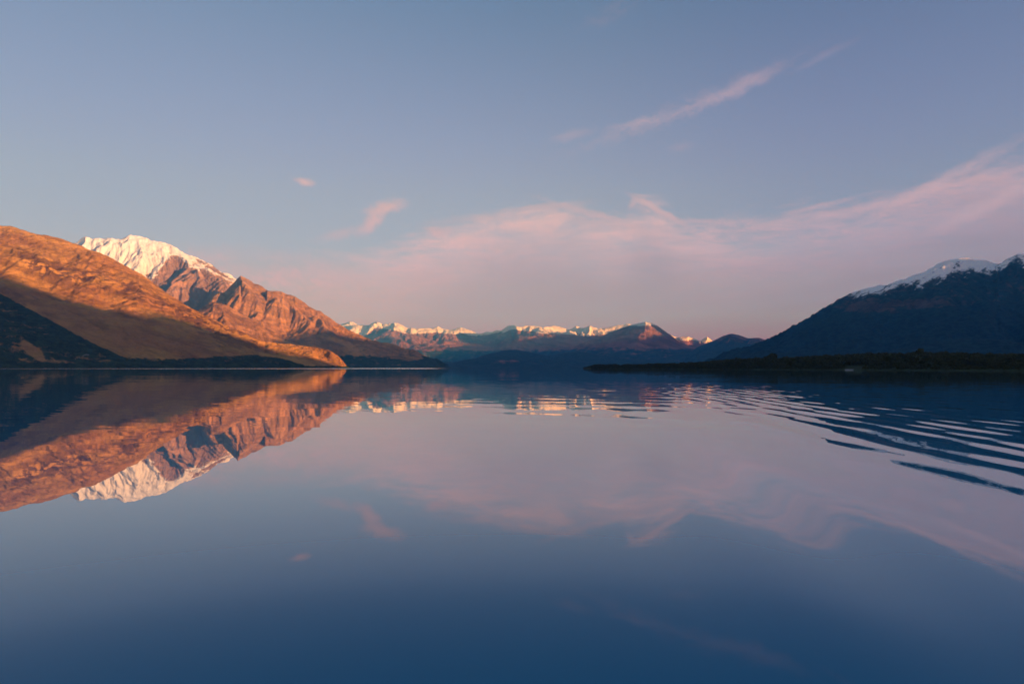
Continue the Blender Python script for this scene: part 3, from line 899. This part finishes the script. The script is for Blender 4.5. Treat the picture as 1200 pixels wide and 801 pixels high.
def crown_proto(seed, n=42, tall=1.0):
    """leaf clumps: small tilted faces spread through an uneven crown, unit size"""
    r = np.random.RandomState(seed)
    V = []; F = []
    lobes = [(r.uniform(-.28, .28), r.uniform(-.28, .28), r.uniform(.35, .85) * tall, r.uniform(.20, .36)) for _ in range(6)]
    for i in range(n):
        lx, ly, lz, lr = lobes[i % 6]
        v = r.normal(size=3); v /= np.linalg.norm(v)
        c = np.array([lx, ly, lz]) + v * lr * r.uniform(.6, 1.05) * np.array([1, 1, .85])
        s = r.uniform(.09, .19)
        for _ in range(2):
            t1 = r.normal(size=3); t1 /= np.linalg.norm(t1)
            t2 = np.cross(t1, v + 0.4 * r.normal(size=3)); t2 /= np.linalg.norm(t2) + 1e-6
            b = len(V)
            V += [c + t1 * s, c + t2 * s, c - t1 * s * r.uniform(.6, 1), c - t2 * s * r.uniform(.6, 1)]
            F.append((b, b + 1, b + 2, b + 3))
    return np.array(V), np.array(F)


def height_at(X, Y, grid):
    """height of a polar terrain grid at points by nearest vertex (columns share an azimuth)"""
    gX, gY, gZ = grid[:3]
    azg = np.arctan2(gX[0], gY[0]); az = np.arctan2(X, Y); R = np.hypot(X, Y)
    ci = np.clip(np.searchsorted(azg, az), 0, len(azg) - 1)
    out = np.zeros(len(X))
    gR = np.hypot(gX, gY)
    for k_ in range(len(X)):
        col = gR[::-1, ci[k_]]
        out[k_] = np.interp(R[k_], col, gZ[::-1, ci[k_]])
    return out


def scatter_wood():
    r = np.random.RandomState(3)
    grid = GRIDS['wooded_point'][0]
    nr = np.array([(ray(p[0], 430)[0], p[2]) for p in P_bank], float)
    tp = np.array([(ray(p[0], 430)[0], p[2]) for p in P_top], float)
    N = 5200
    px = 684 + (1500 - 684) * r.rand(N) ** 1.0
    az = ray(px, np.full(N, 430.0))[0]
    r0 = np.interp(az, nr[:, 0], nr[:, 1]) + 3; r1 = np.interp(az, tp[:, 0], tp[:, 1]) + np.interp(px, [684, 720, 900], [8, 40, 90])
    u = r.rand(N) ** 1.25
    R = r0 + (r1 - r0) * u
    # keep a small open beach
    keep = ~((np.abs(px - 1001) < 12) & (u < 0.10))
    X = R * np.sin(az); Y = R * np.cos(az)
    X, Y, px, u = X[keep], Y[keep], px[keep], u[keep]
    Z = height_at(X, Y, grid)
    h = r.uniform(4.5, 8.5, len(X)) * np.interp(px, [684, 700, 740, 800], [0.4, 0.62, 0.8, 1.0]) * np.interp(u, [0, .12, 1], [0.55, 0.95, 1.0])
    w = h * r.uniform(0.85, 1.35, len(X))
    # low scrub right down to the waterline
    M = 1500
    px2 = 686 + (1500 - 686) * r.rand(M)
    px2 = px2[np.abs(px2 - 1001) > 11]
    az2 = ray(px2, np.full(len(px2), 430.0))[0]
    R2 = np.interp(az2, nr[:, 0], nr[:, 1]) - 3 + 14 * r.rand(len(px2))
    X2 = R2 * np.sin(az2); Y2 = R2 * np.cos(az2)
    X = np.concatenate([X, X2]); Y = np.concatenate([Y, Y2])
    Z = np.concatenate([Z, np.full(len(px2), 0.15)])
    h2 = r.uniform(1.6, 4.2, len(px2)) * np.interp(px2, [684, 740], [0.6, 1.0])
    h = np.concatenate([h, h2]); w = np.concatenate([w, h2 * r.uniform(1.1, 1.9, len(px2))])
    protos = [crown_proto(s, 26) for s in range(7)]
    VV = []; FF = []; off = 0
    for k_ in range(len(X)):
        V, F = protos[k_ % 7]
        a = r.rand() * 6.28; ca, sa2 = math.cos(a), math.sin(a)
        v = np.stack([(V[:, 0] * ca - V[:, 1] * sa2) * w[k_] + X[k_], (V[:, 0] * sa2 + V[:, 1] * ca) * w[k_] + Y[k_],
                      V[:, 2] * h[k_] + Z[k_] - 0.12 * h[k_]], -1)
        VV.append(v); FF.append(F + off); off += len(V)
    V = np.vstack(VV).astype(np.float32); F = np.vstack(FF)
    me = bpy.data.meshes.new('woodland')
    me.vertices.add(len(V)); me.vertices.foreach_set('co', V.ravel())
    me.loops.add(F.size); me.loops.foreach_set('vertex_index', F.ravel().astype(np.int32))
    me.polygons.add(len(F)); me.polygons.foreach_set('loop_start', np.arange(0, F.size, 4, dtype=np.int32))
    me.update(calc_edges=True); me.materials.append(leafm)
    o = bpy.data.objects.new('woodland', me); COL.objects.link(o); o['kind'] = 'stuff'
    o['label'] = 'dark green bush and low trees covering the low point on the right'


scatter_wood()


def single_tree(px, R, h, w, label, seed):
    a = float(ray(px, 430)[0]); x, y = R * math.sin(a), R * math.cos(a)
    z = float(height_at(np.array([x]), np.array([y]), GRIDS['wooded_point'][0])[0]) - 0.2
    root = bpy.data.objects.new('tree', None); COL.objects.link(root); root.location = (x, y, z)
    root['label'] = label; root['category'] = 'tree'
    root['group'] = 'taller trees standing out of the wooded point'
    V, F = crown_proto(seed, 240, 1.0)
    me = bpy.data.meshes.new('crown'); me.from_pydata((V * np.array([w, w, h])).tolist(), [], F.tolist()); me.update(); me.materials.append(leafm)
    c = bpy.data.objects.new('crown', me); COL.objects.link(c); c.parent = root
    # tapered trunk with limbs
    vs = []; fs = []

    def limb(p0, p1, r0, r1, n=7):
        p0 = np.array(p0, float); p1 = np.array(p1, float)
        d = p1 - p0; d /= np.linalg.norm(d); q = np.cross(d, [0.3, 0.9, 0.1]); q /= np.linalg.norm(q); s = np.cross(d, q)
        b = len(vs)
        for p, rr in ((p0, r0), ((p0 + p1) / 2 + q * r0 * .6, (r0 + r1) / 2), (p1, r1)):
            for i in range(n):
                t = 2 * math.pi * i / n
                vs.append(tuple(p + (q * math.cos(t) + s * math.sin(t)) * rr))
        for l in range(2):
            for i in range(n):
                j = (i + 1) % n
                fs.append((b + l * n + i, b + l * n + j, b + (l + 1) * n + j, b + (l + 1) * n + i))
        fs.append(tuple(b + 2 * n + i for i in range(n)))
    rr = random.Random(seed)
    limb((0, 0, 0), (0.1, 0, h * .5), h * .035, h * .02)
    limb((0.1, 0, h * .5), (0, 0.1, h * .9), h * .02, h * .006)
    for k_ in range(6):
        t = k_ * 1.1 + rr.random(); z0 = h * (.3 + .08 * k_)
        limb((0, 0, z0), (math.cos(t) * w * .33, math.sin(t) * w * .33, z0 + h * .18), h * .014, h * .004)
    me = bpy.data.meshes.new('trunk'); me.from_pydata(vs, [], fs); me.update(); me.materials.append(bark)
    c = bpy.data.objects.new('trunk', me); COL.objects.link(c); c.parent = root


single_tree(907, 990, 14.0, 15.0, 'broad taller tree making the highest bump on the left half of the wooded point', 21)
single_tree(899, 990, 10.5, 12.0, 'smaller tree just left of the tallest broad tree on the point', 22)
single_tree(1078, 800, 11.0, 13.0, 'rounded tree rising above the middle of the wooded point below the snowy summit', 25)
single_tree(696, 1400, 6.0, 13.0, 'low rounded tree at the far left tip of the wooded point', 24)


def tree_copies():
    src = bpy.data.objects['tree.001']
    kids = list(src.children)
    r = np.random.RandomState(12)
    grid = GRIDS['wooded_point'][0]
    tpx = [p[0] for p in P_top]; tR = [p[2] for p in P_top]
    for i in range(36):
        px = 712 + (1190 - 712) * (i + 0.2 + 0.6 * r.rand()) / 36.0
        R = float(np.interp(px, tpx, tR)) - r.uniform(5, 60)
        a = float(ray(px, 430)[0]); x, y = R * math.sin(a), R * math.cos(a)
        z = float(height_at(np.array([x]), np.array([y]), grid)[0])
        c = src.copy(); COL.objects.link(c); c.location = (x, y, z - 0.3)
        k = float(np.interp(px, [712, 800], [0.55, 0.86])) * r.uniform(0.85, 1.08)
        c.scale = (k * r.uniform(0.8, 1.1), k * r.uniform(0.8, 1.1), k); c.rotation_euler = (0, 0, r.uniform(0, 6.28))
        c['label'] = 'low dark rounded tree among the bush along the skyline of the wooded point'
        c['group'] = 'low trees along the skyline of the wooded point'
        for ch in kids:
            q = ch.copy(); COL.objects.link(q); q.parent = c


tree_copies()


def road(pts):
    X, Y, Z, PX, PY, V = GRIDS['grassy_mountain'][0]
    vs = []; fs = []
    for px, py in pts:
        d = np.where(V > 1.2, (PX - px) ** 2 + (PY - py) ** 2, 1e9); k = np.unravel_index(d.argmin(), d.shape)
        p = np.array([X[k], Y[k], Z[k]]); q = p / np.linalg.norm(p[:2]) * 4.0
        vs.append((p[0] - q[0], p[1] - q[1], p[2] + 0.8)); vs.append((p[0] + q[0], p[1] + q[1], p[2] + 3.8))
    for i in range(len(pts) - 1):
        fs.append((2 * i, 2 * i + 2, 2 * i + 3, 2 * i + 1))
    me = bpy.data.meshes.new('gravel_road'); me.from_pydata(vs, [], fs); me.update()
    me.materials.append(bpy.data.materials['pale_shingle'])
    o = bpy.data.objects.new('gravel_road', me); COL.objects.link(o); o['kind'] = 'structure'


def beach(name, px0, px1, R, w, z, label=None):
    vs = []; n = 24
    for i in range(n + 1):
        t = i / n; px = px0 + (px1 - px0) * t
        a = float(ray(px, 430)[0]); hw = w * (math.sin(math.pi * t) ** .5 + 0.05) * (1 + .25 * math.sin(i * 2.1))
        for rr, zz in ((R - hw, z - .5), (R + hw * .2, z + .5), (R + hw, z + 1.0)):
            vs.append((rr * math.sin(a), rr * math.cos(a), zz))
    fs = []
    for i in range(n):
        for j in range(2):
            b = i * 3 + j
            fs.append((b, b + 3, b + 4, b + 1))
    me = bpy.data.meshes.new(name); me.from_pydata(vs, [], fs); me.update()
    if me.polygons[0].normal.z < 0: me.flip_normals()
    m = bpy.data.materials.new('pale_shingle'); m.use_nodes = True
    T = NT(m.node_tree)
    n_ = T.noise(T.new('ShaderNodeNewGeometry').outputs['Position'], 2.0, 4)
    T.put(T.n['Principled BSDF'].inputs['Base Color'], T.mix(n_.outputs[0], (0.16, 0.15, 0.145), (0.32, 0.30, 0.285)))
    T.n['Principled BSDF'].inputs['Roughness'].default_value = 0.9
    me.materials.append(m)
    o = bpy.data.objects.new(name, me); COL.objects.link(o); o['kind'] = 'structure'


beach('shingle_beach', 990, 1008, 688, 2.6, -0.1)
road([(88, 421.2), (91, 420), (94, 419)])
road([(97, 418.3), (100, 417.4), (104, 416.4)])

# ----------------------------------------------------------------- haze over the lake
def make_haze():
    x0, x1, y0, y1, z0, z1 = -25000, 25000, -25000, 30000, -25, 2300
    vs = [(x, y, z) for z in (z0, z1) for y in (y0, y1) for x in (x0, x1)]
    fs = [(0, 2, 3, 1), (4, 5, 7, 6), (0, 1, 5, 4), (2, 6, 7, 3), (0, 4, 6, 2), (1, 3, 7, 5)]
    me = bpy.data.meshes.new('haze'); me.from_pydata(vs, [], fs); me.update()
    m = bpy.data.materials.new('haze'); m.use_nodes = True
    nt = m.node_tree
    nt.nodes.remove(nt.nodes['Principled BSDF'])
    v = nt.nodes.new('ShaderNodeVolumePrincipled')
    v.inputs['Color'].default_value = (0.04, 0.37, 1.0, 1)
    v.inputs['Absorption Color'].default_value = (1, 1, 1, 1)
    v.inputs['Density'].default_value = 6.5e-5
    nt.links.new(v.outputs[0], nt.nodes['Material Output'].inputs['Volume'])
    me.materials.append(m)
    o = bpy.data.objects.new('haze', me); COL.objects.link(o); o['kind'] = 'stuff'


make_haze()
